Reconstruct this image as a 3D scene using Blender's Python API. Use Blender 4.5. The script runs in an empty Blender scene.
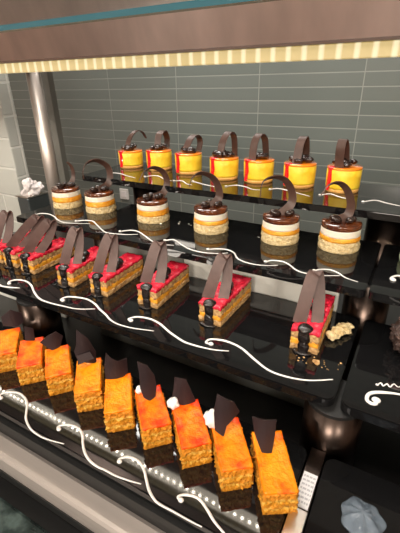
import bpy, bmesh, math, random
from mathutils import Vector, Matrix, noise
DATA = {"sw":{"4":[[[-0.4057,0.1933],[-0.4123,0.1966],[-0.4072,0.2045],[-0.3948,0.2099],[-0.3819,0.2089],[-0.3699,0.2039],[-0.3582,0.1937],[-0.3495,0.1862],[-0.3342,0.1795],[-0.3179,0.1772],[-0.3028,0.1783],[-0.2825,0.1827]],[[-0.3026,0.194],[-0.3065,0.196],[-0.3025,0.2014],[-0.2936,0.2053],[-0.2828,0.2056],[-0.2732,0.2013],[-0.2639,0.1927],[-0.2536,0.1853],[-0.2419,0.1807],[-0.2296,0.1794],[-0.2221,0.1801],[-0.2065,0.1805],[-0.1906,0.183],[-0.179,0.1857]],[[-0.2137,0.1946],[-0.2161,0.1966],[-0.2122,0.2017],[-0.2052,0.2046],[-0.1957,0.2044],[-0.1856,0.1994],[-0.1768,0.1917],[-0.1683,0.1844],[-0.1588,0.1794],[-0.1507,0.1778],[-0.1354,0.1782],[-0.1183,0.1783],[-0.1063,0.179]],[[-0.1354,0.1904],[-0.1397,0.192],[-0.1357,0.1965],[-0.1266,0.1998],[-0.1185,0.1991],[-0.1083,0.194],[-0.0993,0.1887],[-0.088,0.1842],[-0.0812,0.1822],[-0.0712,0.1831]]],"3":[[[-0.5649,0.3219],[-0.5454,0.3262],[-0.5291,0.3327]],[[-0.5569,0.3338],[-0.5639,0.3381],[-0.5596,0.3484],[-0.5427,0.3531],[-0.5216,0.3481],[-0.4954,0.3335],[-0.4707,0.3235],[-0.4473,0.3224],[-0.4236,0.325],[-0.3973,0.3293],[-0.3743,0.3413]],[[-0.4342,0.3358],[-0.4404,0.3376],[-0.4373,0.3477],[-0.4222,0.3538],[-0.4039,0.3565],[-0.3843,0.3519],[-0.3684,0.3443],[-0.3489,0.3365],[-0.3361,0.3302],[-0.3194,0.3265],[-0.2957,0.3282],[-0.2653,0.3364]],[[-0.3075,0.341],[-0.3132,0.3436],[-0.3057,0.3532],[-0.287,0.3573],[-0.2676,0.3537],[-0.2446,0.3435],[-0.2203,0.3355],[-0.2087,0.3346],[-0.1914,0.3358],[-0.1754,0.3387],[-0.1594,0.3449]],[[-0.1849,0.3461],[-0.1924,0.3467],[-0.1908,0.3546],[-0.1791,0.3596],[-0.1641,0.3605],[-0.1465,0.3562],[-0.1251,0.3441],[-0.103,0.3342],[-0.0803,0.3343],[-0.0592,0.3402],[-0.0375,0.3535]]],"2":[[[-0.6592,0.4861],[-0.6585,0.4965],[-0.6413,0.502],[-0.6177,0.4964],[-0.5928,0.484],[-0.5702,0.4782],[-0.5493,0.4834],[-0.5209,0.4961]],[[-0.5546,0.4936],[-0.5475,0.5023],[-0.5282,0.5091],[-0.5033,0.4961],[-0.4763,0.4798],[-0.461,0.4732],[-0.4477,0.4738],[-0.4224,0.4809],[-0.4041,0.4911]],[[-0.4415,0.4879],[-0.4294,0.5007],[-0.4127,0.5022],[-0.3885,0.4903],[-0.3642,0.4769],[-0.3408,0.4721],[-0.3211,0.4774]],[[-0.3458,0.4881],[-0.3338,0.4971],[-0.3104,0.4846],[-0.2896,0.4749],[-0.2671,0.4731],[-0.2458,0.4788],[-0.2305,0.4891]],[[-0.264,0.4869],[-0.2512,0.4961],[-0.2355,0.4995],[-0.2223,0.4932],[-0.2106,0.4785],[-0.1998,0.4721],[-0.186,0.4692],[-0.1686,0.4714],[-0.1485,0.4816]],[[-0.1681,0.4844],[-0.1615,0.4931],[-0.1476,0.4964],[-0.1355,0.4912],[-0.1217,0.4788],[-0.1094,0.4747],[-0.0885,0.477],[-0.0649,0.4888]],[[-0.099,0.4869],[-0.0928,0.4949],[-0.0804,0.4998],[-0.0688,0.4955],[-0.0566,0.4853],[-0.0409,0.4808]]],"1":[[[-0.5952,0.6476],[-0.5712,0.6494],[-0.5419,0.639],[-0.5106,0.6297]],[[-0.4991,0.647],[-0.4888,0.6631],[-0.4727,0.6621],[-0.4433,0.6409],[-0.4265,0.6391]],[[-0.4229,0.6408],[-0.4083,0.6475],[-0.3864,0.6304],[-0.3736,0.6277]],[[-0.3861,0.653],[-0.3659,0.6452],[-0.3443,0.6378],[-0.3202,0.6322]],[[-0.3097,0.6445],[-0.2966,0.6607],[-0.2745,0.6567],[-0.2581,0.6459],[-0.2433,0.6474]],[[-0.2284,0.6582],[-0.2176,0.6703],[-0.193,0.6632],[-0.1741,0.6536],[-0.1523,0.6434]],[[-0.139,0.6573],[-0.1258,0.6727],[-0.1085,0.6607],[-0.0929,0.6541],[-0.0809,0.6476]],[[-0.0686,0.6466],[-0.053,0.6641],[-0.035,0.6553],[-0.0154,0.648]]]},"swr":{"3":[[[0.0077,0.342],[0.0078,0.3375],[0.0038,0.3361],[-0.0005,0.3392],[-0.0006,0.347],[0.0039,0.3532],[0.0144,0.3588],[0.0283,0.3633],[0.0467,0.3645]],[[0.0057,0.367],[0.0091,0.3722],[0.0115,0.3684],[0.0149,0.3736],[0.0181,0.3702],[0.0214,0.3771],[0.0256,0.3742],[0.0309,0.3804]]],"2":[[[-0.0018,0.5055],[-0.0046,0.5103],[0.0004,0.521],[0.011,0.5232],[0.0232,0.5137]]]},"t1":[{"c":[-0.5932,0.7216],"n":[0.9362,-0.3515,0.0],"r":[0.7725,0.635],"pts":[[-0.0031,-0.0083,0.0344],[-0.0014,-0.0037,0.0539],[0.0019,0.0052,0.0683],[0.007,0.0186,0.0779],[0.0126,0.0334,0.0743],[0.016,0.0425,0.06]]},{"c":[-0.5197,0.7313],"n":[0.9956,0.0941,-0.0],"r":[0.8151,0.5793],"pts":[[0.0005,-0.0057,0.0374],[0.0,-0.0001,0.0624],[-0.001,0.0107,0.076],[-0.0028,0.0294,0.0781],[-0.0039,0.0416,0.0614],[-0.0036,0.0385,0.035]]},{"c":[-0.438,0.7243],"n":[0.9881,-0.1536,0.0],"r":[0.8557,0.5175],"pts":[[-0.0012,-0.0078,0.0355],[-0.0005,-0.0035,0.0555],[0.0016,0.0103,0.0701],[0.0042,0.0273,0.0743],[0.0063,0.0407,0.0624],[0.0056,0.0362,0.0333]]},{"c":[-0.3448,0.7079],"n":[0.9454,-0.326,0.0],"r":[0.899,0.4379],"pts":[[-0.0038,-0.011,0.0409],[-0.0021,-0.006,0.0669],[0.0015,0.0043,0.0826],[0.0051,0.0147,0.0872],[0.0089,0.0257,0.0767],[0.0101,0.0293,0.0452]]},{"c":[-0.2731,0.714],"n":[0.9451,-0.3267,0.0],"r":[0.934,0.3573],"pts":[[-0.0068,-0.0196,0.0423],[-0.0055,-0.0158,0.0692],[-0.003,-0.0086,0.0827],[0.0006,0.0018,0.087],[0.0047,0.0137,0.075],[0.0066,0.0191,0.0426]]},{"c":[-0.1918,0.7102],"n":[0.9851,-0.1717,0.0],"r":[0.9654,0.2607],"pts":[[-0.0031,-0.0178,0.0436],[-0.0019,-0.0112,0.0686],[-0.0004,-0.0025,0.0828],[0.0015,0.0088,0.0849],[0.0028,0.0161,0.0702],[0.0039,0.0223,0.0426]]},{"c":[-0.1137,0.7087],"n":[0.9618,-0.2738,0.0],"r":[0.9874,0.1584],"pts":[[-0.0059,-0.0206,0.0417],[-0.007,-0.0247,0.0685],[-0.0064,-0.0224,0.0841],[-0.0047,-0.0165,0.0866],[-0.0021,-0.0073,0.0727],[0.0008,0.0027,0.0448]]}],"t2":[{"c":[-0.6507,0.5656],"n":[0.9613,-0.2756,0.0],"r":[0.656,0.7547],"pts":[[0.0025,0.0089,0.0425],[0.0056,0.0197,0.0534],[0.0064,0.0222,0.0679],[0.0057,0.0199,0.0809],[0.0037,0.0128,0.0902]]},{"c":[-0.5618,0.5722],"n":[0.9635,-0.2677,0.0],"r":[0.7136,0.7006],"pts":[[0.0008,0.0027,0.0411],[0.0062,0.0223,0.0497],[0.0081,0.0293,0.067],[0.007,0.025,0.0859],[0.0013,0.0047,0.0999],[-0.0047,-0.0169,0.0983],[-0.0076,-0.0275,0.0847],[-0.0077,-0.0279,0.0692]]},{"c":[-0.4286,0.5718],"n":[0.9195,-0.3931,0.0],"r":[0.8002,0.5997],"pts":[[0.0032,0.0076,0.0357],[0.0107,0.0249,0.0478],[0.0138,0.0323,0.0657],[0.0109,0.0254,0.0857],[0.0027,0.0062,0.0969],[-0.005,-0.0116,0.0915],[-0.0096,-0.0224,0.0771]]},{"c":[-0.3034,0.5714],"n":[0.8477,-0.5304,0.0],"r":[0.8832,0.469],"pts":[[0.0024,0.0038,0.0414],[0.0088,0.0141,0.0556],[0.0077,0.0123,0.0751],[0.0015,0.0023,0.092],[-0.0096,-0.0154,0.1012],[-0.0176,-0.0281,0.0965],[-0.0218,-0.0348,0.0811]]},{"c":[-0.1793,0.5789],"n":[0.7338,-0.6793,0.0],"r":[0.9552,0.2959],"pts":[[-0.0005,-0.0006,0.0432],[0.0108,0.0117,0.0579],[0.0108,0.0116,0.0774],[0.0012,0.0013,0.0976],[-0.0119,-0.0129,0.1039],[-0.0242,-0.0262,0.0979],[-0.0268,-0.029,0.0751]]},{"c":[-0.0876,0.5889],"n":[0.622,-0.783,0.0],"r":[0.9891,0.1472],"pts":[[-0.0097,-0.0077,0.0399],[0.0056,0.0044,0.0496],[0.0083,0.0066,0.068],[0.0007,0.0005,0.0898],[-0.0104,-0.0083,0.1009],[-0.0222,-0.0177,0.0989],[-0.0304,-0.0242,0.0848]]}],"sh":[{"pts":[[-0.495,0.271,0.0503],[-0.4895,0.2842,0.0583],[-0.4801,0.2951,0.048],[-0.4773,0.2929,0.034],[-0.482,0.2833,0.031],[-0.4923,0.2686,0.0367]],"n":[0.8353,-0.4911,0.2474]},{"pts":[[-0.4386,0.2677,0.0544],[-0.4317,0.2757,0.0484],[-0.4286,0.2722,0.031],[-0.4361,0.2623,0.0349]],"n":[0.8179,-0.5194,0.2474]},{"pts":[[-0.399,0.2593,0.0448],[-0.3939,0.2703,0.0526],[-0.3883,0.2796,0.0551],[-0.3822,0.2843,0.0459],[-0.3833,0.2771,0.0334],[-0.389,0.2677,0.031]],"n":[0.7982,-0.5492,0.2474]},{"pts":[[-0.3369,0.2713,0.0803],[-0.326,0.2781,0.0658],[-0.3177,0.2797,0.0455],[-0.316,0.276,0.031],[-0.3251,0.2674,0.0355],[-0.3335,0.2608,0.0434],[-0.3362,0.261,0.0518],[-0.3352,0.2653,0.0601]],"n":[0.7297,-0.6374,0.2474]},{"pts":[[-0.2857,0.2663,0.0643],[-0.2819,0.268,0.0579],[-0.275,0.2729,0.0509],[-0.2674,0.2813,0.0508],[-0.2645,0.2777,0.0327],[-0.2695,0.2707,0.029],[-0.2828,0.2569,0.031],[-0.2851,0.2599,0.0458]],"n":[0.7171,-0.6515,0.2474]},{"pts":[[-0.232,0.2594,0.0789],[-0.223,0.2651,0.0734],[-0.2154,0.267,0.0599],[-0.2123,0.2652,0.0465],[-0.2121,0.2615,0.0348],[-0.2165,0.2565,0.031],[-0.2225,0.253,0.0358],[-0.2266,0.2533,0.0471],[-0.229,0.2572,0.0648]],"n":[0.625,-0.7403,0.2474]},{"pts":[[-0.1909,0.2713,0.0639],[-0.1801,0.2776,0.0613],[-0.174,0.2774,0.0475],[-0.1677,0.2771,0.0328],[-0.1779,0.2698,0.031],[-0.1913,0.2618,0.0337],[-0.1905,0.267,0.0488]],"n":[0.5333,-0.8089,0.2474]},{"pts":[[-0.1323,0.2595,0.0764],[-0.116,0.265,0.0681],[-0.1095,0.2649,0.0565],[-0.1196,0.2562,0.043],[-0.1211,0.2521,0.031],[-0.1298,0.2496,0.037],[-0.1328,0.2534,0.0556]],"n":[0.4195,-0.8734,0.2474]},{"pts":[[-0.094,0.2581,0.0647],[-0.0837,0.261,0.0652],[-0.0716,0.2647,0.0666],[-0.0707,0.2609,0.051],[-0.0708,0.2556,0.031],[-0.0799,0.2531,0.0313],[-0.0894,0.2552,0.0492]],"n":[0.2587,-0.9337,0.2474]}],"c4":[[-0.464,0.252],[-0.4138,0.2523],[-0.366,0.2565],[-0.3101,0.255],[-0.2575,0.2495],[-0.21,0.251],[-0.1602,0.2515],[-0.1118,0.249],[-0.0672,0.2506]],"a4":[47,47,50,42,40,46,43,38,32],"cream4":{"5":[-0.2343,0.2611],"6":[-0.1955,0.266],"7":[-0.1443,0.2642]}}
Z0 = 1.30                                   # height of the camera; plate tops lie below it
TOP = {1: Z0-.179, 2: Z0-.238, 3: Z0-.298, 4: Z0-.358}
C = bpy.context.scene.collection
V = Vector

# ------------------------------------------------------------------ materials
def new_mat(name):
    m = bpy.data.materials.new(name); m.use_nodes = True
    nt = m.node_tree; return m, nt, nt.nodes['Principled BSDF']
def mat(name, col, rough=.5, metal=0, spec=.5, coat=0, bump=None, vary=None, sss=0, trans=0, alpha=1, emit=None, coatrough=.05):
    m, nt, b = new_mat(name)
    b.inputs['Base Color'].default_value = (*col, 1); b.inputs['Roughness'].default_value = rough
    b.inputs['Metallic'].default_value = metal; b.inputs['Specular IOR Level'].default_value = spec
    b.inputs['Coat Weight'].default_value = coat; b.inputs['Coat Roughness'].default_value = coatrough
    b.inputs['Transmission Weight'].default_value = trans; b.inputs['Alpha'].default_value = alpha
    if sss:
        b.inputs['Subsurface Weight'].default_value = sss; b.inputs['Subsurface Radius'].default_value = (.006, .003, .0015)
        b.inputs['Subsurface Scale'].default_value = 1
    if emit: b.inputs['Emission Color'].default_value = (*emit[0], 1); b.inputs['Emission Strength'].default_value = emit[1]
    tc = nt.nodes.new('ShaderNodeTexCoord')
    def nz(scale, det=4, vec=None):
        n = nt.nodes.new('ShaderNodeTexNoise'); n.inputs['Scale'].default_value = scale; n.inputs['Detail'].default_value = det
        nt.links.new(vec or tc.outputs['Object'], n.inputs['Vector']); return n
    if vary:                                # (scale, [(pos, colour), ...])
        n = nz(vary[0], vary[2] if len(vary) > 2 else 4); n.inputs['Roughness'].default_value = .60 if len(vary) > 2 else .5; r = nt.nodes.new('ShaderNodeValToRGB')
        while len(r.color_ramp.elements) < len(vary[1]): r.color_ramp.elements.new(.5)
        for e, (p, c) in zip(r.color_ramp.elements, vary[1]): e.position = p; e.color = (*c, 1)
        nt.links.new(n.outputs['Fac'], r.inputs['Fac']); nt.links.new(r.outputs['Color'], b.inputs['Base Color'])
    if bump:                                # (scale, strength, distance)
        n = nz(bump[0], 3); bp = nt.nodes.new('ShaderNodeBump')
        bp.inputs['Strength'].default_value = bump[1]; bp.inputs['Distance'].default_value = bump[2]
        nt.links.new(n.outputs['Fac'], bp.inputs['Height']); nt.links.new(bp.outputs['Normal'], b.inputs['Normal'])
    return m
def brushed(name, col, rough, axis, metal=1.0, lo=.75, scale=60, aniso=0):
    m, nt, b = new_mat(name)
    tc = nt.nodes.new('ShaderNodeTexCoord'); mp = nt.nodes.new('ShaderNodeMapping'); n = nt.nodes.new('ShaderNodeTexNoise')
    s = [scale]*3; s[axis] = 1.5; mp.inputs['Scale'].default_value = s
    n.inputs['Scale'].default_value = 1; n.inputs['Detail'].default_value = 4
    nt.links.new(tc.outputs['Object'], mp.inputs['Vector']); nt.links.new(mp.outputs['Vector'], n.inputs['Vector'])
    r = nt.nodes.new('ShaderNodeValToRGB')
    r.color_ramp.elements[0].position = .3; r.color_ramp.elements[1].position = .7
    r.color_ramp.elements[0].color = (*[c*lo for c in col], 1); r.color_ramp.elements[1].color = (*col, 1)
    nt.links.new(n.outputs['Fac'], r.inputs['Fac']); nt.links.new(r.outputs['Color'], b.inputs['Base Color'])
    b.inputs['Metallic'].default_value = metal; b.inputs['Roughness'].default_value = rough
    if aniso:
        b.inputs['Anisotropic'].default_value = aniso
        tg = nt.nodes.new('ShaderNodeTangent'); tg.direction_type = 'RADIAL'; tg.axis = 'X'; nt.links.new(tg.outputs[0], b.inputs['Tangent'])
    return m
def tiles(name, u_axis, off, bw, bh, mortar, col1, col2, mcol, rough, stagger, bump=.4):
    m, nt, b = new_mat(name)
    g = nt.nodes.new('ShaderNodeNewGeometry'); sx = nt.nodes.new('ShaderNodeSeparateXYZ'); cx = nt.nodes.new('ShaderNodeCombineXYZ')
    nt.links.new(g.outputs['Position'], sx.inputs[0])
    nt.links.new(sx.outputs[u_axis], cx.inputs[0]); nt.links.new(sx.outputs[2], cx.inputs[1])
    ad = nt.nodes.new('ShaderNodeVectorMath'); ad.operation = 'ADD'; ad.inputs[1].default_value = (off[0], off[1], 0)
    nt.links.new(cx.outputs[0], ad.inputs[0])
    br = nt.nodes.new('ShaderNodeTexBrick'); br.offset = stagger; br.squash = 1
    br.inputs['Scale'].default_value = 1; br.inputs['Brick Width'].default_value = bw; br.inputs['Row Height'].default_value = bh
    br.inputs['Mortar Size'].default_value = mortar; br.inputs['Mortar Smooth'].default_value = .3; br.inputs['Bias'].default_value = 0
    br.inputs['Color1'].default_value = (*col1, 1); br.inputs['Color2'].default_value = (*col2, 1); br.inputs['Mortar'].default_value = (*mcol, 1)
    nt.links.new(ad.outputs[0], br.inputs['Vector']); nt.links.new(br.outputs['Color'], b.inputs['Base Color'])
    rr = nt.nodes.new('ShaderNodeMapRange'); rr.inputs['To Min'].default_value = rough; rr.inputs['To Max'].default_value = .8
    nt.links.new(br.outputs['Fac'], rr.inputs['Value']); nt.links.new(rr.outputs[0], b.inputs['Roughness'])
    bp = nt.nodes.new('ShaderNodeBump'); bp.invert = True; bp.inputs['Strength'].default_value = bump; bp.inputs['Distance'].default_value = .003
    nt.links.new(br.outputs['Fac'], bp.inputs['Height']); nt.links.new(bp.outputs['Normal'], b.inputs['Normal'])
    return m

M = {}
M['plate'] = mat('black_glossy_plate', (.006, .006, .0065), .06, spec=.55)
def plate_smudge(m):
    nt = m.node_tree; b = nt.nodes['Principled BSDF']
    tc = nt.nodes.new('ShaderNodeTexCoord'); n = nt.nodes.new('ShaderNodeTexNoise'); n.inputs['Scale'].default_value = 18; n.inputs['Detail'].default_value = 6
    r = nt.nodes.new('ShaderNodeMapRange'); r.inputs['From Min'].default_value = .35; r.inputs['From Max'].default_value = .75
    r.inputs['To Min'].default_value = .03; r.inputs['To Max'].default_value = .065
    nt.links.new(tc.outputs['Object'], n.inputs['Vector']); nt.links.new(n.outputs['Fac'], r.inputs['Value']); nt.links.new(r.outputs[0], b.inputs['Roughness'])
plate_smudge(M['plate'])
M['piping'] = mat('white_chocolate_piping', (.82, .80, .78), .4)
M['steel'] = brushed('brushed_steel', (.62, .58, .54), .28, 2)
M['tube'] = brushed('tube_steel', (.085, .062, .052), .28, 2, lo=.45)
M['rail'] = brushed('rail_steel', (.52, .465, .43), .45, 0, metal=.5)
M['fascia'] = brushed('fascia_steel', (.68, .50, .45), .30, 2, metal=.9, lo=.8, scale=40, aniso=.85)
M['edge_dark'] = mat('dark_trim', (.008, .008, .008), .5)
M['cavity'] = mat('dark_cabinet_top', (.012, .011, .011), .35)
M['riser'] = mat('pale_riser', (.60, .60, .555), .35)
M['riser_shade_tone'] = mat('shade_toned_riser', (.10, .10, .09), .35)  # riser tone with the shade under the third step put into the colour
M['granite'] = mat('green_granite', (.02, .03, .028), .22, vary=(28, [(.38, (.006, .010, .010)), (.52, (.022, .034, .032)), (.63, (.07, .10, .095)), (.72, (.16, .20, .19))]))
M['wall'] = tiles('grey_wall_tiles', 0, (1.942+.54*20, -1.325+.0655*40), .54, .0655, .0028, (.150, .168, .155), (.168, .184, .17), (.27, .28, .255), .16, 0)
M['white_tiles'] = tiles('white_bevel_tiles', 0, (10, 10.02), .19, .088, .004, (.46, .47, .44), (.50, .51, .475), (.62, .62, .58), .12, .5, .9)
M['white_tiles_side'] = tiles('white_bevel_tiles_edge', 1, (10.01, 10.045), .3, .088, .004, (.46, .47, .44), (.50, .51, .475), (.62, .62, .58), .12, 0, .9)
M['ceiling'] = mat('ceiling_paint', (.75, .72, .68), .9)
M['floor'] = mat('floor_tiles', (.28, .25, .22), .5)
M['room'] = mat('room_paint', (.50, .38, .31), .8)
def thin_glass():
    m, nt, b = new_mat('clear_glass'); nt.nodes.remove(b); out = nt.nodes['Material Output']
    tr = nt.nodes.new('ShaderNodeBsdfTransparent'); tr.inputs[0].default_value = (.93, .97, .98, 1)
    gl = nt.nodes.new('ShaderNodeBsdfGlossy'); gl.inputs['Roughness'].default_value = .03
    mx = nt.nodes.new('ShaderNodeMixShader'); mx.inputs[0].default_value = .06
    nt.links.new(tr.outputs[0], mx.inputs[1]); nt.links.new(gl.outputs[0], mx.inputs[2]); nt.links.new(mx.outputs[0], out.inputs[0])
    return m
M['glass'] = thin_glass()
M['glass_edge'] = mat('glass_edge', (.05, .15, .19), .2, spec=.6)
M['led'] = mat('led_chip', (1, .95, .85), .5, emit=((1, .90, .74), 150))
M['alu'] = brushed('led_channel', (.60, .50, .34), .4, 0)
M['white_plastic'] = mat('white_plastic', (.72, .68, .66), .4)
M['napkin'] = mat('white_napkin', (.8, .74, .74), .8)
M['bin'] = mat('grey_metal_box', (.10, .115, .12), .3, metal=.6)
M['film'] = mat('crumpled_film', (.20, .25, .31), .2, spec=.6, alpha=.5)
M['label'] = mat('paper_label', (.72, .72, .74), .6)
M['print'] = mat('label_print', (.42, .42, .45), .7)
# food
M['yel'] = mat('yellow_mousse', (.88, .58, .03), .45, vary=(60, [(.35, (.86, .52, .015)), (.65, (.93, .66, .05))]), sss=.1, bump=(250, .25, .002))
M['yel_base'] = mat('biscuit_base', (.72, .38, .10), .7, bump=(300, .6, .003))
M['org_glaze'] = mat('orange_glaze', (.90, .24, .01), .12, coat=.6)
M['red_drip'] = mat('red_drip', (.72, .006, .015), .1, coat=.8)
M['choc'] = mat('milk_chocolate', (.07, .034, .024), .42, vary=(45, [(.35, (.060, .028, .020)), (.7, (.10, .050, .036))]))
M['choc_strip'] = mat('cocoa_strip', (.10, .058, .050), .5, bump=(500, .15, .001), vary=(60, [(.35, (.082, .045, .038)), (.7, (.12, .070, .060))]))
M['dark'] = mat('dark_chocolate', (.022, .010, .008), .18, coat=.5)
M['shard'] = mat('dark_chocolate_shard', (.022, .011, .012), .42, spec=.35, vary=(25, [(.3, (.014, .007, .008)), (.7, (.030, .015, .017))]))
M['sauce'] = mat('black_chocolate_sauce', (.008, .005, .005), .16, coat=.3, bump=(220, .5, .003))
M['cocoa_glaze'] = mat('cocoa_gel', (.12, .028, .008), .1, coat=.8, vary=(30, [(.4, (.07, .016, .006)), (.62, (.20, .05, .008))]))
M['cream'] = mat('white_cream', (.86, .80, .68), .5, sss=.1)
M['cream_w'] = mat('whipped_cream', (.86, .82, .80), .5, sss=.1)
M['apricot'] = mat('apricot_jelly', (.86, .36, .025), .3, bump=(200, .5, .003), vary=(90, [(.35, (.78, .28, .015)), (.65, (.90, .46, .05))]))
M['sponge'] = mat('pale_sponge', (.78, .62, .34), .8, bump=(260, 1, .004), vary=(160, [(.3, (.60, .42, .18)), (.55, (.80, .64, .36))]))
M['sponge_b'] = mat('brown_sponge', (.55, .32, .12), .75, bump=(260, 1, .004), vary=(170, [(.3, (.33, .16, .05)), (.6, (.66, .42, .18))]))
M['red_glaze'] = mat('red_glaze', (.80, .018, .055), .22, spec=.5, coat=.2, bump=(190, .9, .005), vary=(70, [(.35, (.70, .010, .03)), (.6, (.85, .03, .075)), (.72, (.90, .20, .22))]))
def orange_sponge():
    m, nt, b = new_mat('orange_layer_sponge')
    tc = nt.nodes.new('ShaderNodeTexCoord'); s = nt.nodes.new('ShaderNodeSeparateXYZ'); nt.links.new(tc.outputs['Object'], s.inputs[0])
    n = nt.nodes.new('ShaderNodeTexNoise'); n.inputs['Scale'].default_value = 130; n.inputs['Detail'].default_value = 4; nt.links.new(tc.outputs['Object'], n.inputs['Vector'])
    ma = nt.nodes.new('ShaderNodeMath'); ma.operation = 'MULTIPLY_ADD'; ma.inputs[1].default_value = .010; nt.links.new(n.outputs['Fac'], ma.inputs[0]); nt.links.new(s.outputs[2], ma.inputs[2])
    mr = nt.nodes.new('ShaderNodeMapRange'); mr.inputs['From Min'].default_value = .004; mr.inputs['From Max'].default_value = .034; nt.links.new(ma.outputs[0], mr.inputs['Value'])
    r = nt.nodes.new('ShaderNodeValToRGB'); cr = r.color_ramp
    st = [(.0, (.58, .21, .006)), (.24, (.66, .27, .008)), (.30, (.76, .44, .07)), (.37, (.60, .22, .006)), (.58, (.68, .28, .008)), (.64, (.78, .46, .08)), (.71, (.62, .23, .006)), (1, (.74, .25, .006))]
    while len(cr.elements) < len(st): cr.elements.new(.5)
    for e, (p, c) in zip(cr.elements, st): e.position = p; e.color = (*c, 1)
    nt.links.new(mr.outputs[0], r.inputs['Fac']); nt.links.new(r.outputs['Color'], b.inputs['Base Color'])
    b.inputs['Roughness'].default_value = .6
    bp = nt.nodes.new('ShaderNodeBump'); bp.inputs['Strength'].default_value = .9; bp.inputs['Distance'].default_value = .004
    n2 = nt.nodes.new('ShaderNodeTexNoise'); n2.inputs['Scale'].default_value = 300; nt.links.new(tc.outputs['Object'], n2.inputs['Vector'])
    nt.links.new(n2.outputs['Fac'], bp.inputs['Height']); nt.links.new(bp.outputs['Normal'], b.inputs['Normal'])
    return m
M['osponge'] = orange_sponge()
def top_glaze(name, redness):
    p = .53 - .08*redness
    return mat(name, (.9, .3, .02), .25, spec=.3, coat=.06, bump=(280, .45, .003),
               vary=(48, [(p-.14, (1.0, .35, .006)), (p+.03, (.98, .22, .004)), (p+.19, (.90, .05, .006))], 8))
TG = {k: top_glaze('mirror_glaze_%s' % n, k) for k, n in ((0, 'amber'), (1, 'orange'), (2, 'scarlet'))}

# ------------------------------------------------------------------ helpers
def link(name, bm, m, parent=None, smooth=False, loc=None, rot=0):
    me = bpy.data.meshes.new(name); bmesh.ops.recalc_face_normals(bm, faces=bm.faces); bm.to_mesh(me); bm.free()
    if smooth:
        for p in me.polygons: p.use_smooth = True
    me.materials.append(m)
    o = bpy.data.objects.new(name, me); C.objects.link(o)
    if parent: o.parent = parent
    if loc: o.location = loc
    o.rotation_euler.z = rot
    return o
def tag(o, label, cat, group=None, kind=None):
    o['label'] = label; o['category'] = cat
    if group: o['group'] = group
    if kind: o['kind'] = kind
    return o
def thing(name, label, cat, loc=(0, 0, 0), rz=0, group=None):
    o = bpy.data.objects.new(name, None); C.objects.link(o); o.location = loc; o.rotation_euler.z = rz; o.empty_display_size = .02
    return tag(o, label, cat, group)
def struct(o): o['kind'] = 'structure'; return o
def box(bm, a, b, bev=0, seg=2):
    r = bmesh.ops.create_cube(bm, size=1); vs = r['verts']
    for v in vs: v.co = V([(a[i]+b[i])/2 + v.co[i]*(b[i]-a[i]) for i in range(3)])
    if bev: bmesh.ops.bevel(bm, geom=list({e for v in vs for e in v.link_edges}), offset=bev, segments=seg, profile=.5, affect='EDGES')
    return bm
def BX(a, b, bev=0, seg=2): return box(bmesh.new(), a, b, bev, seg)
def lathe(prof, n=40, bm=None, cap=True):
    bm = bm or bmesh.new(); rings = []
    for r, z in prof: rings.append([bm.verts.new((r*math.cos(2*math.pi*i/n), r*math.sin(2*math.pi*i/n), z)) for i in range(n)])
    for a, b in zip(rings, rings[1:]):
        for i in range(n): bm.faces.new((a[i], a[(i+1) % n], b[(i+1) % n], b[i]))
    if cap: bm.faces.new(rings[0][::-1]); bm.faces.new(rings[-1])
    return bm
def ncoef(p, s, seed): return noise.noise(V(p)*s + V((seed*7.3, seed*3.1, seed*1.7)))
def rough(bm, amp, scale, seed, test=lambda v: True, flat=False):
    bm.normal_update()
    for v in bm.verts:
        if not test(v.co): continue
        d = ncoef(v.co, scale, seed)*amp + ncoef(v.co, scale*2.6, seed+5)*amp*.6
        n = v.normal.copy()
        if flat: n.z = 0
        v.co += n*d
    return bm
def grid_box(a, b, step, bev=.0008):
    """a box whose faces are cut into cells of about `step`"""
    bm = bmesh.new(); cnt = [max(1, round((b[i]-a[i])/step)) for i in range(3)]; key = {}
    def vert(p):
        k = tuple(round(x*1e6) for x in p)
        if k not in key: key[k] = bm.verts.new(p)
        return key[k]
    for ax in range(3):
        u, w = [(1, 2), (2, 0), (0, 1)][ax]
        for side in (a[ax], b[ax]):
            for i in range(cnt[u]):
                for j in range(cnt[w]):
                    q = []
                    for du, dw in ((0, 0), (1, 0), (1, 1), (0, 1)):
                        p = [0, 0, 0]; p[ax] = side; p[u] = a[u]+(b[u]-a[u])*(i+du)/cnt[u]; p[w] = a[w]+(b[w]-a[w])*(j+dw)/cnt[w]; q.append(vert(p))
                    bm.faces.new(q if side == b[ax] else q[::-1])
    return bm
def spline(P, n=8):
    P = [V(p) for p in P]; out = []
    if len(P) == 2: P = [P[0], (P[0]+P[1])/2, P[1]]
    Q = [2*P[0]-P[1]] + P + [2*P[-1]-P[-2]]
    for i in range(1, len(Q)-2):
        p0, p1, p2, p3 = Q[i-1:i+3]
        for k in range(n):
            t = k/n; out.append(.5*((2*p1)+(p2-p0)*t+(2*p0-5*p1+4*p2-p3)*t*t+(3*p1-p0-3*p2+p3)*t**3))
    out.append(P[-1]); return out
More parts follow.
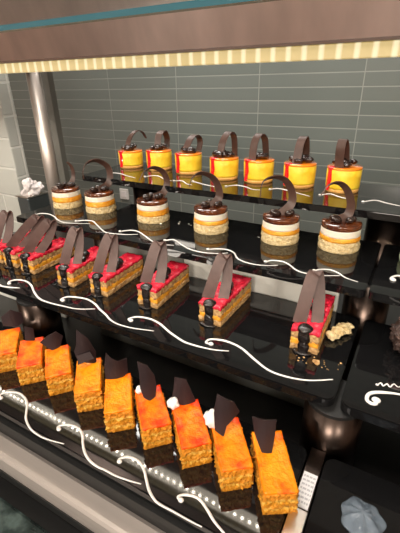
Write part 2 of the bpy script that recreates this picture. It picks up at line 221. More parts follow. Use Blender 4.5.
def ribbon(P, widths, wd0, wd1, th, n=8, bm=None):
    """a bent strip of real thickness: width direction turns from wd0 to wd1 along the path"""
    bm = bm or bmesh.new(); S = spline(P, n); m = len(S)-1; rings = []
    for i, p in enumerate(S):
        t = i/m; T = (S[min(i+1, m)]-S[max(i-1, 0)]).normalized()
        w = (V(wd0)*(1-t)+V(wd1)*t); w = (w-T*w.dot(T)).normalized(); nn = T.cross(w)
        f = t*(len(widths)-1); k = min(int(f), len(widths)-2); hw = (widths[k]+(widths[k+1]-widths[k])*(f-k))/2
        rings.append([bm.verts.new(p+w*hw*a+nn*th/2*b) for a, b in ((-1, -1), (1, -1), (1, 1), (-1, 1))])
    for a, b in zip(rings, rings[1:]):
        for i in range(4): bm.faces.new((a[i], a[(i+1) % 4], b[(i+1) % 4], b[i]))
    bm.faces.new(rings[0][::-1]); bm.faces.new(rings[-1]); return bm
def blob(c, r, seed=0, amp=.0, sub=3, bm=None, scale=120):
    bm = bm or bmesh.new(); q = bmesh.ops.create_icosphere(bm, subdivisions=sub, radius=1)
    for v in q['verts']:
        p = V((v.co.x*r[0], v.co.y*r[1], v.co.z*r[2])); k = 1+amp*ncoef(p, scale, seed); v.co = p*k+V(c)
    return bm
def outline(pts, n, th):
    """a flat shape given by a closed 3-D outline, with real thickness th along n"""
    bm = bmesh.new(); n = V(n).normalized(); a = [bm.verts.new(V(p)-n*th/2) for p in pts]; b = [bm.verts.new(V(p)+n*th/2) for p in pts]
    bm.faces.new(a[::-1]); bm.faces.new(b)
    for i in range(len(a)): bm.faces.new((a[i], a[(i+1) % len(a)], b[(i+1) % len(a)], b[i]))
    bmesh.ops.triangulate(bm, faces=[f for f in bm.faces if len(f.verts) > 4]); return bm

def curl(P, widths, n, ph0, ph1, th, k=9):
    bm = bmesh.new(); S = spline(P, k); m = len(S)-1; rings = []; n = V(n).normalized()
    for i, p in enumerate(S):
        t = i/m; T = (S[min(i+1, m)]-S[max(i-1, 0)]).normalized(); q = T.cross(n).normalized(); ph = math.radians(ph0+(ph1-ph0)*t)
        w = n*math.cos(ph)+q*math.sin(ph); w = (w-T*w.dot(T)).normalized(); nn = T.cross(w)
        f = t*(len(widths)-1); j = min(int(f), len(widths)-2); hw = (widths[j]+(widths[j+1]-widths[j])*(f-j))/2
        rings.append([bm.verts.new(p+w*hw*a+nn*th/2*b) for a, b in ((-1, -1), (1, -1), (1, 1), (-1, 1))])
    for a, b in zip(rings, rings[1:]):
        for i in range(4): bm.faces.new((a[i], a[(i+1) % 4], b[(i+1) % 4], b[i]))
    bm.faces.new(rings[0][::-1]); bm.faces.new(rings[-1]); return bm

# ------------------------------------------------------------------ the room
struct(link('floor', BX((-4, -6, -.05), (3, 2.3, 0)), M['floor']))
struct(link('ceiling', BX((-4, -6, 2.7), (3, 2.3, 2.75)), M['ceiling']))
struct(link('wall_back', BX((-4, 2.2, 0), (3, 2.3, 2.7)), M['wall']))
struct(link('wall_right', BX((3, -6, 0), (3.1, 2.3, 2.7)), M['room']))
struct(link('wall_front', BX((-4, -6.1, 0), (3, -6, 2.7)), M['room']))
struct(link('wall_side', BX((-4.1, -6, 0), (-4, 2.3, 2.7)), M['room']))
bm = BX((-2.4, .755, 0), (-1.072, .80, 2.7), .004, 2)
w = struct(link('wall_left', bm, M['white_tiles'])); w.data.materials.append(M['white_tiles_side'])
for p in w.data.polygons:
    if abs(p.normal.x) > .7: p.material_index = 1
t = thing('wall_socket', 'pale wall socket on the grey tiles below the yellow cakes', 'socket', (-1.90, 2.2, .545))
link('socket_plate', BX((-.04, -.012, -.04), (.04, 0, .04), .004), M['white_plastic'], t)
link('socket_face', BX((-.022, -.016, -.022), (.022, -.012, .022), .003), M['napkin'], t)

# ------------------------------------------------------------------ counter under the display
t = thing('buffet_counter', 'dark buffet counter carrying the stepped display of black plates', 'counter', (0, 0, 0))
link('cabinet', BX((-1.06, .19, 0), (.9, .90, .868), .004), M['cavity'], t)
link('granite_top', BX((-1.06, -.12, .83), (.9, .136, .862), .004), M['granite'], t)
link('dark_recess', BX((-1.06, .137, 0), (.9, .189, .850)), M['edge_dark'], t)
link('granite_front', BX((-1.06, -.10, 0), (.9, .136, .83)), M['granite'], t)
t2 = thing('edge_rail', 'long brushed steel rail along the front below the orange cakes', 'rail', (0, 0, 0))
prof = [(.176, .900), (.176, .905), (.172, .9068), (.1575, .9068), (.1540, .9058), (.1518, .9022), (.1508, .8860), (.1516, .8800), (.158, .8800), (.158, .9000)]
bm = bmesh.new(); A = [bm.verts.new((-1.06, y, z)) for y, z in prof]; B = [bm.verts.new((.9, y, z)) for y, z in prof]
bm.faces.new(A); bm.faces.new(B[::-1])
for i in range(len(A)): bm.faces.new((A[i], B[i], B[(i+1) % len(A)], A[(i+1) % len(A)]))
link('rail_lip', bm, M['rail'], t2)
link('rail_support', BX((-1.06, .150, .868), (.9, .156, .8800)), M['edge_dark'], t2)
link('kick_strip', BX((-1.06, .176, .868), (.9, .188, .926)), M['edge_dark'], t2)

# ------------------------------------------------------------------ black plates on four steps, with piped swirls
FRONT = {1: .60, 2: .46, 3: .32, 4: .18}; TH = .0115; DEPTH = .175
def plate_mesh(x0, x1, y0, y1, z1, r=.012):
    bm = bmesh.new(); pts = []
    for cx, cy, a0 in ((x1-r, y0+r, -90), (x1-r, y1-r, 0), (x0+r, y1-r, 90), (x0+r, y0+r, 180)):
        for k in range(7): a = math.radians(a0+15*k); pts.append((cx+r*math.cos(a), cy+r*math.sin(a)))
    vs = [bm.verts.new((x, y, z1)) for x, y in pts]; f = bm.faces.new(vs)
    e = bmesh.ops.extrude_face_region(bm, geom=[f])['geom']
    bmesh.ops.translate(bm, verts=[g for g in e if isinstance(g, bmesh.types.BMVert)], vec=(0, 0, -TH))
    bmesh.ops.bevel(bm, geom=[ed for ed in bm.edges if abs(ed.verts[0].co.z-ed.verts[1].co.z) < 1e-6], offset=.0012, segments=2, affect='EDGES')
    return bm
def swirl(pts, z, parent, r, base):
    S = spline([(p[0], p[1], 0) for p in pts], 7); bm = bmesh.new(); m = len(S)-1; rings = []
    for i, p in enumerate(S):
        t = i/m; T = (S[min(i+1, m)]-S[max(i-1, 0)]).normalized(); sd = V((-T.y, T.x, 0))
        w = r*.82*(1.0+.10*ncoef(p, 60, 3))*(1 if t < .6 else 1-.55*(t-.6)/.4)
        rings.append([bm.verts.new(p+sd*w*math.cos(a)+V((0, 0, max(0, w*.75*math.sin(a))))) for a in [math.pi*k/6 for k in range(7)]])
    for a, b in zip(rings, rings[1:]):
        for k in range(6): bm.faces.new((a[k], a[k+1], b[k+1], b[k]))
        bm.faces.new((a[6], a[0], b[0], b[6]))
    bm.faces.new(rings[0]); bm.faces.new(rings[-1][::-1])
    blob(S[0]+V((0, 0, r*.5)), (r*1.75, r*1.5, r*.9), bm=bm, sub=2)
    for v in bm.verts: v.co.z = max(v.co.z, 0)
    return link('piped_swirl', bm, M['piping'], parent, True, loc=V((0, 0, z))-V(base)*1)
PL = {1: [(-.637, .62, 'long black plate on the top step under the yellow cakes', '1')],
      2: [(-.69, -.029, 'black plate on the second step under the layered round cakes', '2'), (-.025, .62, 'black plate with the pale green cake, past the gap from the round cakes', None)],
      3: [(-.69, -.030, 'black plate on the third step under the red-glazed slices', '3'), (-.024, .62, 'black plate with the shaggy chocolate cake, past the gap from the red slices', None)],
      4: [(-.69, -.0445, 'lowest black plate, under the row of orange cakes', '4'), (-.0255, .62, 'bare lowest black plate with a crumpled piece of film', None)]}
RS = {1: .0016, 2: .0017, 3: .0020, 4: .0017}
for k in (1, 2, 3, 4):
    for x0, x1, lab, key in PL[k]:
        base = ((x0+x1)/2, FRONT[k]+DEPTH/2, TOP[k]-TH)
        t = thing('display_plate', lab, 'plate', base, group='black display plates')
        y1 = FRONT[k]+(DEPTH if k < 4 else .126)
        link('slab', plate_mesh(x0, x1, FRONT[k], y1, TOP[k], .007 if k < 3 else .011), M['plate'], t, loc=-V(base))
        if key:
            for s in DATA['sw'][key]: swirl(s, TOP[k], t, RS[k], base)
        elif str(k) in DATA['swr']:
            for j, s in enumerate(DATA['swr'][str(k)]): swirl(s, TOP[k], t, RS[k]*(1.3 if j == 0 else .5), base)

# tubes that carry the plates, risers behind them
def tube(x, y, z1, lab, r=.031):
    t = thing('support_tube', lab, 'support tube', (x, y, .868), group='steel tubes under the plates')
    hh = z1-.868
    link('tube', lathe([(r, .004), (r, hh-.004)], 48), M['tube'], t, True)
    link('foot_ring', lathe([(r+.003, 0), (r+.003, .004), (r, .006)], 48), M['steel'], t, True)
    link('top_cap', lathe([(r-.001, hh-.004), (r-.001, hh)], 48), M['edge_dark'], t)
zb = {k: TOP[k]-TH for k in TOP}
tube(-.512, .668, zb[1], 'steel tube under the top plate, between the round layered cakes')
tube(-.030, .672, zb[1], 'steel tube under the top plate, behind the end round cake')
tube(-.030, .532, zb[2], 'steel tube under the second step, where its two plates meet')
tube(-.515, .535, zb[2], 'steel tube under the second step, behind the red-glazed slices')
tube(-.031, .342, zb[3], 'steel tube under the third step, where its two plates meet')
tube(-.505, .342, zb[3], 'steel tube under the third step, behind the orange cakes')
def riser(x0, x1, y, z1, m, lab):
    t = thing('riser_panel', lab, 'panel', ((x0+x1)/2, y, .868), group='upright panels behind the steps')
    link('panel', BX(((x0-x1)/2, 0, 0), ((x1-x0)/2, .008, z1-.868-.016), .001), m, t)
    link('top_lip', BX(((x0-x1)/2, -.004, z1-.868-.016), ((x1-x0)/2, .012, z1-.868), .001), M['rail'], t)
riser(-.318, -.064, .500, zb[2], M['riser'], 'bright pale panel behind the two end red-glazed slices')
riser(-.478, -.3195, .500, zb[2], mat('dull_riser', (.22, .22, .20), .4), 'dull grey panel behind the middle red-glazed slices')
riser(-.47, -.064, .432, zb[3], M['riser_shade_tone'], 'shade-toned panel behind the orange cakes, under the third step')
riser(-1.0, -.57, .440, zb[3], M['riser'], 'pale panel at the steel post end, behind the first orange cakes')

# bracket with paper label between the lowest plates
t = thing('plate_bracket', 'flat steel bracket with a printed label beside the end orange cake', 'bracket', (-.035, .20, TOP[4]-.0115))
link('bar', BX((-.0078, .0, 0), (.0078, .110, .0095), .0006), M['tube'], t)
link('step_block', BX((-.0078, .0, .0095), (.0078, .036, .0125), .0005), M['steel'], t)
link('post_foot', BX((-.0078, .06, -.062), (.0078, .100, 0), .0005), M['edge_dark'], t)
lb = link('paper_label', BX((-.0068, .039, .0095), (.0068, .078, .0100)), M['label'], t)
bm = bmesh.new(); rnd = random.Random(4)
for i in range(7):
    y = .0435+i*.0048; x = -.0056
    while x < .005:
        w = rnd.uniform(.0012, .0035); box(bm, (x, y, .0100), (min(x+w, .0058), y+.0022, .01006)); x += w+.0007
link('printed_lines', bm, M['print'], lb)

# crumpled film on the bare plate
bm = bmesh.new(); R_, K_ = 9, 44; rings = []
for i in range(R_+1):
    rr = .0185*i/R_; row = []
    for j in range(K_):
        a = 2*math.pi*j/K_
        edge = 1+.06*math.sin(3*a+1)+.05*math.sin(7*a)
        z = .009*(1-(i/R_)**2.2) + .0026*math.sin(7*a+1.5*math.sin(2*a))*(i/R_)*(1-.5*i/R_) + .0012*ncoef((rr*math.cos(a), rr*math.sin(a), 0), 160, 2)
        if abs(a-.35) < .5 and i > 3: z *= .25
        row.append(bm.verts.new((rr*edge*math.cos(a), rr*edge*math.sin(a), max(.0004, z))))
    rings.append(row)
for a, b in zip(rings, rings[1:]):
    for j in range(K_): bm.faces.new((a[j], a[(j+1) % K_], b[(j+1) % K_], b[j]))
bmesh.ops.remove_doubles(bm, verts=bm.verts, dist=1e-5)
geo = bmesh.ops.solidify(bm, geom=list(bm.faces), thickness=.0004)
for v in bm.verts: v.co.z = max(v.co.z, .0)
tag(link('plastic_film', bm, M['film'], smooth=True, loc=(.0165, .254, TOP[4])), 'small crumpled piece of clear film lying on the bare black plate', 'plastic film')

# ------------------------------------------------------------------ cakes
def rot2(p, a): return V((p[0]*math.cos(a)-p[1]*math.sin(a), p[0]*math.sin(a)+p[1]*math.cos(a), p[2] if len(p) > 2 else 0))
ORD = ['', 'first', 'second', 'third', 'fourth', 'fifth', 'sixth', 'seventh', 'eighth']
# top step: yellow mousse cakes with a chocolate arch
Y_LAB = ['yellow round cake with an open chocolate hook, nearest the steel post', 'second yellow round cake counted from the steel post', 'third yellow round cake from the steel post, chocolate arch tipped aside',
         'fourth yellow round cake from the steel post, under a wide chocolate arch', 'fifth yellow round cake counted from the steel post', 'sixth yellow round cake, chocolate arch seen edge-on, next to the end one', 'end yellow round cake on the top step, farthest from the steel post']
def in_plane(d, i0=0): return [V(p) for p in d]
for i, d in enumerate(DATA['t1']):
    R0 = .0285 if i else .0275; H = .042 if i else .038
    t = thing('yellow_mousse_cake', Y_LAB[i], 'cake', (d['c'][0], d['c'][1], TOP[1]), group='yellow round cakes on the top step')
    link('biscuit_base', rough(lathe([(R0*.97, 0), (R0*.985, .003), (R0*.985, .006)], 44), .0006, 300, i), M['yel_base'], t, True)
    link('mousse', lathe([(R0*.985, .006), (R0*1.0, .010), (R0*1.012, H*.6), (R0*1.02, H-.0035), (R0*1.0, H-.0030)], 48), M['yel'], t, True)
    link('glaze', lathe([(R0*1.0, H-.0034), (R0*1.021, H-.0035), (R0*1.023, H-.0018), (R0*1.0, H-.0003), (R0*.5, H)], 48), M['org_glaze'], t, True)
    # red drip down the side that faces away from the neighbour nearer the aisle
    rv = V((d['r'][0], d['r'][1], 0)); fv = V((d['r'][1], -d['r'][0], 0))
    bm = bmesh.new(); ang0 = math.atan2(fv.y, fv.x)-math.radians(56)
    for k, (da, w, zz) in enumerate(((0, .17, .003), (.16, .10, .016))):
        rows = []
        for q in range(13):
            z = H+.0002-(H-zz)*q/12; rad = R0*1.026+.0012+(.0012 if q > 10 else 0); ww = w*(1.5 if q < 2 else 1.0-.2*math.sin(q*.5))
            rows.append([bm.verts.new(((rad-.0016*abs(s)**2)*math.cos(ang0+da+ww*s), (rad-.0016*abs(s)**2)*math.sin(ang0+da+ww*s), z)) for s in (-1, -.5, 0, .5, 1)])
        for a, b in zip(rows, rows[1:]):
            for s in range(4): bm.faces.new((a[s], a[s+1], b[s+1], b[s]))
    blob((R0*.86*math.cos(ang0), R0*.86*math.sin(ang0), H), (.0075, .0075, .0016), bm=bm, sub=2)
    link('red_drip', bm, M['red_drip'], t, True)
    P = [V(p) for p in d['pts']]; P[0].z = H-.001
    if i: P[-1].z = H-.001
    n = V(d['n']); link('chocolate_arch', ribbon(P, [.0150, .0145, .014, .013] if i else [.013, .012, .010, .006], n+rv*.7, n+rv*.15, .0016), M['choc'], t)
    rnd = random.Random(i); bm = bmesh.new()
    for k in range(11):
        a = rnd.uniform(0, 6.28); rr = rnd.uniform(.003, .017); c = V((rr*math.cos(a), rr*math.sin(a), H+.0045+rnd.uniform(0, .003)))
        blob(c, (rnd.uniform(.005, .0095), rnd.uniform(.004, .008), rnd.uniform(.004, .0065)), k, .5, 2, bm, 200)
    link('chocolate_chunks', bm, M['dark'], t, True)

# second step: layered round cakes with a chocolate curl
R_LAB = ['layered round cake with a short upright curl, beside the steel post', 'layered round cake with a hooked curl, second from the steel post', 'third layered round cake from the steel post, in front of the steel tube',
         'fourth layered round cake from the steel post, curl reaching far sideways', 'layered round cake with a white cream band, next to the end one', 'end layered round cake with a white cream band, farthest from the steel post']
for i, d in enumerate(DATA['t2']):
    R0 = .0298; t = thing('layered_round_cake', R_LAB[i], 'cake', (d['c'][0], d['c'][1], TOP[2]), group='layered round cakes on the second step')
    wh = i >= 3
    z1, z2, z3, z4 = (.0165, .0235, .034, .042) if wh else (.0135, .0240, .0335, .0400)
    def ring(name, za, zc, m, ra, rb, amp, sc, seed):
        nseg = max(2, round((zc-za)/.002)); pr = [(ra*.6, za)]+[(ra+(rb-ra)*k/nseg, za+(zc-za)*k/nseg) for k in range(nseg+1)]+[(rb*.6, zc)]
        return link(name, rough(lathe(pr, 72), amp, sc, seed, lambda c: za+1e-4 < c.z < zc-1e-4 or name == 'jelly_layer', True), m, t, True)
    ring('sponge_base', 0, z1, M['sponge'], R0*1.02, R0*1.0, .0022, 240, i)
    ring('jelly_layer', z1, z2, M['apricot'], R0*1.01, R0*.99, .0012, 200, i+20)
    ring('cream_layer', z2, z3, M['cream'], R0*.985, R0*.965, .0005, 90, i+40)
    link('cocoa_glaze', lathe([(R0*.965, z3), (R0*.985, z3+.0008), (R0*.985, z4-.0015), (R0*.95, z4), (R0*.4, z4+.0003)], 56), M['cocoa_glaze'], t, True)
    rv = V((d['r'][0], d['r'][1], 0)); P = [V(p) for p in d['pts']]; P[0].z = z4+.002; n = V(d['n'])
    P = [P[0]-rv*.006+V((0, 0, -.001))]+P
    link('chocolate_curl', curl(P, [.0140, .0140, .0130, .0115, .010, .0085, .006] if i else [.011, .0095, .007, .005], n, 62, 28, .0015), M['choc'], t)
    rnd = random.Random(i+9)
    for k, (u, v_, rr) in enumerate(((-.009, -.009, .0088), (.011, -.006, .0072), (.015, .003, .0065), (.000, .010, .0070))):
        c = rv*u+V((-rv.y, rv.x, 0))*v_
        bm = blob((0, 0, 0), (rr*1.15, rr*.85, rr*.72), k, .12, 3)
        bm.transform(Matrix.Translation((c.x, c.y, z4+rr*.60)) @ Matrix.Rotation(rnd.uniform(0, 3), 4, 'Z') @ Matrix.Rotation(.35, 4, 'Y'))
        link('chocolate_bean', bm, M['dark'], t, True)

# third step: red-glazed slices with a looped strip, front-right corner of each known
S3 = [(-.6400, .381, 2), (-.5975, .381, 2), (-.5476, .377, 0), (-.4510, .3750, 3), (-.3813, .3765, 1), (-.2929, .3837, 2), (-.1913, .3855, -2), (-.0635, .3874, 2)]
S_LAB = ['', 'second red-glazed slice counted from the white tiled wall', 'third red-glazed slice counted from the white tiled wall, loop leaning far back', 'fourth red-glazed slice counted from the white tiled wall',
         'fifth red-glazed slice counted from the white tiled wall', 'red-glazed slice third from the crumb-covered end of its row', 'red-glazed slice next to the one beside the crumbs', 'end red-glazed slice standing beside spilled sponge crumbs']
S_LAB[0] = 'red-glazed slice farthest towards the white tiled wall, only its end in view'
for i, (fx, fy, ang) in enumerate(S3):
    W, L = (.033, .096); 
    a = math.radians(ang); t = thing('red_glazed_slice', S_LAB[i], 'cake', (fx, fy, TOP[3]), a, group='red-glazed slices on the third step')
    w0, w1 = -W, 0
    def lay(name, za, zc, m, ins, amp, sc, seed):
        bm = grid_box((w0+ins, ins, za), (w1-ins, L-ins, zc), .0024)
        return link(name, rough(bm, amp, sc, seed, lambda c: c.z > 1e-4), m, t, True)
    lay('sponge_base', 0, .0085, M['sponge_b'], -.0004, .0018, 260, i)
    lay('jelly_layer', .0078, .0160, M['apricot'], 0, .0016, 240, i+11)
    lay('sponge_layer', .0152, .0262, M['sponge_b'], 0, .0016, 240, i+23)
    lay('red_glaze', .0255, .0310, M['red_glaze'], -.0004, .0016, 230, i+31)
    # looped strip: a bent band standing on the glaze
    lean = (.010, .022) if i > 4 else ((.014, .020) if i > 2 else ((.020, .02), (.052, .026), (.040, .024))[i])
    if i == 7: lean = (.005, .026)
    o_ = V((-W*.83, .013, .0300)); ax_, ay_ = lean; l2 = .0195
    P = [o_, o_+V((ax_*.5, ay_*.45, .029)), o_+V((ax_*.9, ay_*.9, .051)), o_+V((ax_*1.0+.002, ay_*1.12, .0565)), o_+V((ax_+.0045, ay_*1.32, .0530)), o_+V((ax_*.6+.0125, ay_*1.0, .028)), o_+V((l2, .009, 0))]
    rg = V((.93, .36, 0)) if i > 2 else V((.85, .53, 0))
    link('looped_strip', ribbon(P, [.0165, .0150, .0135, .0145], rg, rg, .0016, 10), M['choc_strip'], t, False)
    # sauce: drop over the front edge and down the face
    cx = -W*.52; bm = blob((cx, .0015, .0312), (.0092, .0085, .0052), i, .2, 3)
    blob((cx, -.0012, .0215), (.0072, .0036, .0135), i+3, .2, 3, bm); blob((cx+.0005, -.002, .008), (.0070, .0040, .0095), i+4, .2, 3, bm)
    blob((cx-.001, -.004, .0015), (.0115, .0062, .0016), i+5, .3, 3, bm, 150)
    for v in bm.verts: v.co.z = max(v.co.z, .0002)
    link('sauce_drip', bm, M['sauce'], t, True)
    bm = blob((-W*.42, .047, .0365), (.0085, .0105, .0072), i, .25, 3, None, 220); blob((-W*.22, .036, .034), (.0055, .006, .0045), i+2, .25, 3, bm, 220)
    link('chocolate_drop', bm, M['sauce'], t, True)

# lowest step: orange cakes with a dark shard
O_LAB = ['', 'second orange cake of the lowest row from the white tiled wall, small dark shard', 'third orange cake of the lowest row from the white tiled wall, wide dark shard', 'fourth orange cake, tall dark shard with a folded piece',
         'fifth orange cake, broad dark shard covering its back corner', 'orange-red cake with a tall twisted shard and a cream dot', 'orange cake with a triangular shard and cream, third from the label bracket', 'orange cake with a large pointed shard and white cream, next to the end one', 'end orange cake with a blunt upright shard, beside the label bracket']
O_LAB[0] = 'orange cake farthest along the lowest row, towards the white tiled wall'
RED = [1, 2, 1, 0, 0, 2, 2, 1, 0]
for i, (c, ang) in enumerate(zip(DATA['c4'], DATA['a4'])):
    a = math.radians(ang); W = .0306; L = .060 if i < 8 else .066
    t = thing('orange_glazed_cake', O_LAB[i], 'cake', (c[0], c[1], TOP[4]), a, group='orange cakes on the lowest step')
    bm = grid_box((-W/2, -L/2, 0), (W/2, L/2, .0285), .0017)
    def edge(cc): return cc.z > 1e-4 and cc.z < .0284
    bm = rough(bm, .0030, 330, i+50, edge); link('layered_sponge', bm, M['osponge'], t, True)
    bm = grid_box((-W/2-.0002, -L/2-.0002, .0275), (W/2+.0002, L/2+.0002, .0310), .0022)
    bm = rough(bm, .0007, 200, i+70); bmesh.ops.smooth_vert(bm, verts=bm.verts, factor=.35, use_axis_x=True, use_axis_y=True, use_axis_z=True)
    link('glaze', bm, TG[RED[i]], t, True)
    sd = DATA['sh'][i]; inv = Matrix.Rotation(-a, 3, 'Z'); o0 = V((c[0], c[1], 0))
    pts = [inv @ (V(p)-o0) for p in sd['pts']]; nn = inv @ V(sd['n'])
    lift = min(p.z for p in pts)
    pts = [p+V((0, 0, .0302-lift)) for p in pts]
    bm = outline(pts, nn, .0020)
    bmesh.ops.subdivide_edges(bm, edges=bm.edges, cuts=3, use_grid_fill=True)
    cen = sum(pts, V())/len(pts)
    for v in bm.verts:                       # gentle bend, like a broken curved leaf
        s = (v.co-cen); h_ = V((nn.y, -nn.x, 0)).normalized(); v.co -= nn*(s.dot(h_)**2)*18
    link('chocolate_shard', bm, M['shard'], t, False)
    if i == 3:
        q = [inv @ (V(p)-o0)+V((0, 0, .0302-lift)) for p in sd['pts']]
        f_ = V(nn); f_.z = 0; f_ = f_.normalized()
        if f_.dot(inv @ V((0, -1, 0))) < 0: f_ = -f_
        lo = sorted(q, key=lambda p: p.z)[:5]; mid = sum(lo, V())/len(lo)
        sdv = V((f_.y, -f_.x, 0))
        link('shard_piece', outline([mid+f_*.004-sdv*.010, mid+f_*.006+sdv*.011+V((0, 0, -.003)), mid+f_*.001+sdv*.009+V((0, 0, .008)), mid-sdv*.006+V((0, 0, .009))], f_, .0018), M['shard'], t)
    if str(i) in DATA['cream4']:
        q = DATA['cream4'][str(i)]; p = inv @ (V((q[0], q[1], 0))-o0); s = (.0045, .0062, .0085)[i-5]
        p.x = max(-W/2+.002, min(W/2-.002, p.x)); p.y = min(L/2-.003, p.y)
        bm = blob((p.x, p.y, .0305+s*.7), (s, s, s*1.05), i, .45, 3, None, 260)
        link('cream_dollop', bm, M['cream_w'], t, True)

# shaggy chocolate cake and pale green cake on the neighbouring plates
t = thing('shaggy_chocolate_cake', 'shaggy chocolate covered cake topped with white cream and a pink piece', 'cake', (.040, .445, TOP[3]))
bm = rough(blob((0, 0, .022), (.031, .031, .024), 3, .1, 5), .0042, 180, 2, lambda c: c.z > .002)
for v in bm.verts: v.co.z = max(0, v.co.z)
link('cake_ball', bm, mat('chocolate_shavings', (.045, .022, .016), .55, bump=(200, 1, .006), vary=(120, [(.35, (.022, .011, .009)), (.65, (.085, .045, .035))])), t, True)
link('cream_dollop', blob((-.012, 0, .051), (.012, .011, .008), 2, .3, 3), M['cream_w'], t, True)
link('pink_piece', BX((-.022, -.016, .041), (-.008, -.006, .048), .002), mat('pink_icing', (.75, .42, .42), .5), t)
t = thing('pale_green_cake', 'pale green domed cake, only its edge in view past the round cakes', 'cake', (.029, .580, TOP[2]))
link('cake_dome', lathe([(.029, 0), (.0305, .006), (.030, .016), (.026, .025), (.016, .031), (.004, .033)], 48), mat('pale_green_mousse', (.56, .66, .40), .4, sss=.1), t, True)
link('white_topping', blob((0, 0, .036), (.010, .010, .006), 2, .3, 3), M['cream_w'], t, True)

# crumbs
def crumbs(name, lab, spots, z, m, seed):
    bm = bmesh.new(); rnd = random.Random(seed)
    for x, y, s in spots:
        k = rnd.uniform(.7, 1.2)*s; blob((x, y, k*.45), (k, k*rnd.uniform(.6, 1), k*.5), rnd.random()*9, .5, 2, bm, 300)
    for v in bm.verts: v.co.z = max(0, v.co.z)
    o = link(name, bm, m, smooth=False, loc=(0, 0, z)); return tag(o, lab, 'crumbs', kind='stuff')
rnd = random.Random(11)
crumbs('sponge_crumbs', 'fine sponge crumbs scattered around the end red-glazed slice', [(rnd.uniform(-.085, -.035), rnd.uniform(.365, .384), rnd.uniform(.0006, .0016)) for _ in range(26)]+[(-.0595, .372, .004), (-.062, .3735, .003)], TOP[3], M['sponge_b'], 1)
crumbs('pale_crumbs', 'pale crumbs scattered between the layered round cakes', [(rnd.uniform(-.44, -.33), rnd.uniform(.565, .60), rnd.uniform(.0006, .0016)) for _ in range(14)]+[(-.452, .572, .0045), (-.447, .578, .004), (-.398, .552, .003), (-.195, .578, .001), (-.19, .572, .0013), (-.185, .580, .001), (-.20, .570, .001)]+[(rnd.uniform(-.215, -.17), rnd.uniform(.565, .59), .0008) for _ in range(14)], TOP[2], M['cream'], 2)
bm = bmesh.new(); rnd = random.Random(5)
for k in range(16):
    u = rnd.uniform(0, 1); blob((.002+.013*u+rnd.uniform(-.003, .003), .030*u-.006+rnd.uniform(-.005, .005), .004+rnd.uniform(0, .003)), (.0065, .0055, .0042), k, .6, 3, bm, 260)
for v in bm.verts: v.co.z = max(0, v.co.z)
tag(link('broken_sponge', bm, M['sponge'], smooth=True, loc=(-.0565, .434, TOP[3])), 'broken lump of bare sponge leaning by the end red-glazed slice', 'cake piece')

# ------------------------------------------------------------------ canopy, glass, lamp strip, post
t = thing('steel_canopy', 'brown steel canopy beam above the cakes', 'canopy', (0, .41, Z0+.0295))
y0, z0_ = 0, 0
bm = bmesh.new()
pr = [(-.016, 0), (-.040, .064), (-.036, .070), (.07, .070), (.07, .002), (.03, 0)]
A = [bm.verts.new((-1.5, y, z)) for y, z in pr]; B = [bm.verts.new((.9, y, z)) for y, z in pr]
bm.faces.new(A); bm.faces.new(B[::-1])
for i in range(len(A)): bm.faces.new((A[i], B[i], B[(i+1) % len(A)], A[(i+1) % len(A)]))
link('fascia', bm, M['fascia'], t)
link('dark_trim', BX((-1.5, -.0165, -.0022), (.9, .030, .0002)), mat('brown_trim', (.10, .055, .04), .4), t)
t = thing('canopy_lamp_strip', 'yellowish lamp strip under the canopy, along its whole length', 'lamp strip', (0, .41, Z0+.017))
def diffuser_mat():
    m, nt, b = new_mat('ribbed_lamp_diffuser')
    tc = nt.nodes.new('ShaderNodeTexCoord'); w = nt.nodes.new('ShaderNodeTexWave'); w.wave_type = 'BANDS'; w.bands_direction = 'X'
    w.inputs['Scale'].default_value = 1/.0150*.314*1.0; w.inputs['Distortion'].default_value = .6; w.inputs['Detail'].default_value = 1
    nt.links.new(tc.outputs['Object'], w.inputs['Vector'])
    r = nt.nodes.new('ShaderNodeValToRGB'); r.color_ramp.elements[0].position = .62; r.color_ramp.elements[0].color = (.55, .40, .15, 1)
    r.color_ramp.elements[1].position = .95; r.color_ramp.elements[1].color = (.95, .84, .55, 1)
    nt.links.new(w.outputs['Fac'], r.inputs['Fac']); nt.links.new(r.outputs['Color'], b.inputs['Emission Color']); b.inputs['Emission Strength'].default_value = .75
    b.inputs['Base Color'].default_value = (.4, .33, .2, 1); b.inputs['Roughness'].default_value = .3
    return m
for xa, xb in ((-1.5, -.728), (-.726, .9)):
    link('diffuser', BX((xa, -.014, -.0022), (xb, -.005, .0100), .001), diffuser_mat(), t)
link('end_joint', BX((-.7285, -.0148, -.0026), (-.7255, -.0046, .0102)), M['edge_dark'], t)
link('channel', BX((-1.5, -.005, .0012), (.9, .024, .0104)), M['alu'], t)
link('lamp_lens', BX((-1.5, -.0046, .0006), (.9, .022, .0012)), mat('lamp_lens', (.8, .75, .65), .5, emit=((1, .88, .70), 5)), t)
bm = bmesh.new()
x = -1.12
while x < .55: box(bm, (x-.0014, .0050, -.0002), (x+.0014, .0078, .0006)); x += .0150
o = link('lamp_dots', bm, M['led'], t); o['kind'] = 'stuff'
t = thing('glass_guard', 'clear glass guard with a blue-green edge in front of the canopy', 'glass guard', (0, .30, Z0+.050))
def slanted(za, zb_, m, name):
    bm = bmesh.new(); pr = [(-.004-za*.30, za), (.006-za*.30, za), (.006-zb_*.30, zb_), (-.004-zb_*.30, zb_)]
    A = [bm.verts.new((-1.5, y, z)) for y, z in pr]; B = [bm.verts.new((.9, y, z)) for y, z in pr]
    bm.faces.new(A); bm.faces.new(B[::-1])
    for i in range(4): bm.faces.new((A[i], B[i], B[(i+1) % 4], A[(i+1) % 4]))
    return link(name, bm, m, t)
for cx in (-.9, -.25, .4): link('clamp', BX((cx-.012, -.035, .070), (cx+.012, .078, .082), .002), M['steel'], t)
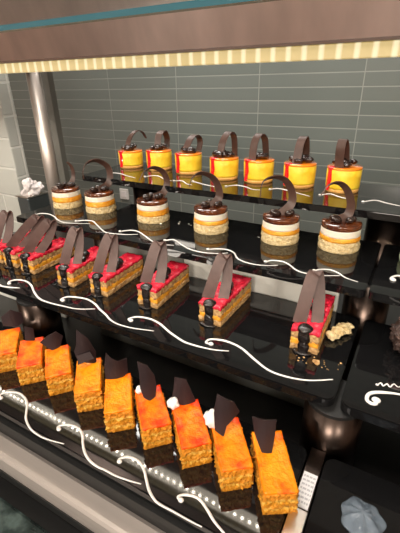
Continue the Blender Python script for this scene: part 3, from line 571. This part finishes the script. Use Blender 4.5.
slanted(.0035, .22, M['glass'], 'pane'); slanted(-.001, .0035, M['glass_edge'], 'edge_strip')
t = thing('steel_post', 'upright steel post by the white tiled wall, carrying the canopy', 'post', (-.816, .675, .868))
link('tube', lathe([(.0175, .003), (.0175, .475)], 32), brushed('post_steel', (.60, .54, .50), .42, 2, metal=.8), t, True)
link('dark_upright', BX((.018, .004, .0), (.040, .020, .475), .001), M['riser_shade_tone'], t)
link('base_flange', lathe([(.026, 0), (.026, .003), (.0155, .005)], 32), M['steel'], t, True)
link('bracket_arm', BX((-.014, -.19, .472), (.014, .02, .492), .001), M['edge_dark'], t)

# napkin holder by the wall
t = thing('napkin_box', 'dark grey metal box between the white tiled wall and the steel post', 'box', (-.950, .705, .868))
link('box_body', BX((-.024, -.035, 0), (.024, .035, .148), .004), M['bin'], t)
link('box_rim', BX((-.026, -.037, .148), (.026, .037, .152), .001), M['steel'], t)
bm = rough(blob((0, 0, 0), (.022, .026, .028), 4, .5, 5, None, 30), .010, 45, 3)
for v in bm.verts: v.co.z = max(-.012, v.co.z)
tag(link('paper_napkin', bm, M['napkin'], smooth=False, loc=(-.944, .705, .868+.164)), 'crumpled white napkin on top of the dark grey box', 'napkin')

# ------------------------------------------------------------------ light
def area(name, loc, size, e, col, aim):
    l = bpy.data.lights.new(name, 'AREA'); l.shape = 'RECTANGLE'; l.size, l.size_y = size; l.energy = e; l.color = col
    o = bpy.data.objects.new(name, l); C.objects.link(o); o.location = loc; o.rotation_euler = (V(aim)-V(loc)).to_track_quat('-Z', 'Y').to_euler(); return o
area('unseen_ceiling_lamp', (.2, -3.6, 2.66), (1.2, .6), 165, (1, .90, .78), (-.2, .4, 1.0))
area('unseen_ceiling_lamp', (-.25, -.35, 2.66), (.6, .4), 20, (1, .92, .82), (-.25, .1, 1.0))
area('unseen_ceiling_lamp', (2.0, -2.6, 2.66), (.6, .6), 90, (1, .90, .78), (-.1, .4, 1.0))
area('unseen_ceiling_lamp', (-2.2, -2.6, 2.66), (.6, .6), 90, (1, .90, .78), (-.3, .4, 1.0))
area('unseen_ceiling_lamp', (-1.2, 1.30, 2.68), (1.8, .4), 44, (1, .96, .90), (-1.2, 1.7, 0))  # out of view, added to brighten the back wall
w = bpy.data.worlds.new('World'); bpy.context.scene.world = w; w.use_nodes = True
w.node_tree.nodes['Background'].inputs[0].default_value = (1, .95, .9, 1); w.node_tree.nodes['Background'].inputs[1].default_value = .05

# ------------------------------------------------------------------ camera
cam = bpy.data.cameras.new('camera'); co = bpy.data.objects.new('camera', cam); C.objects.link(co)
cam.sensor_fit = 'VERTICAL'; cam.sensor_height = 36; cam.lens = 385/533*36; cam.clip_start = .01
r_, u_, f_ = V((.8719856, .48915442, -.01921111)), V((-.19746643, .38737861, .90052475)), V((-.44793763, .78145106, -.43438015))
co.matrix_world = Matrix(((r_.x, u_.x, -f_.x, 0), (r_.y, u_.y, -f_.y, 0), (r_.z, u_.z, -f_.z, Z0), (0, 0, 0, 1)))
sc = bpy.context.scene; sc.camera = co
sc.view_settings.view_transform = 'Standard'; sc.view_settings.look = 'None'; sc.view_settings.gamma = 1; sc.view_settings.use_curve_mapping = False
sc.view_settings.exposure = 0.0
sc.cycles.use_denoising = True; sc.cycles.max_bounces = 8; sc.cycles.sample_clamp_indirect = 4
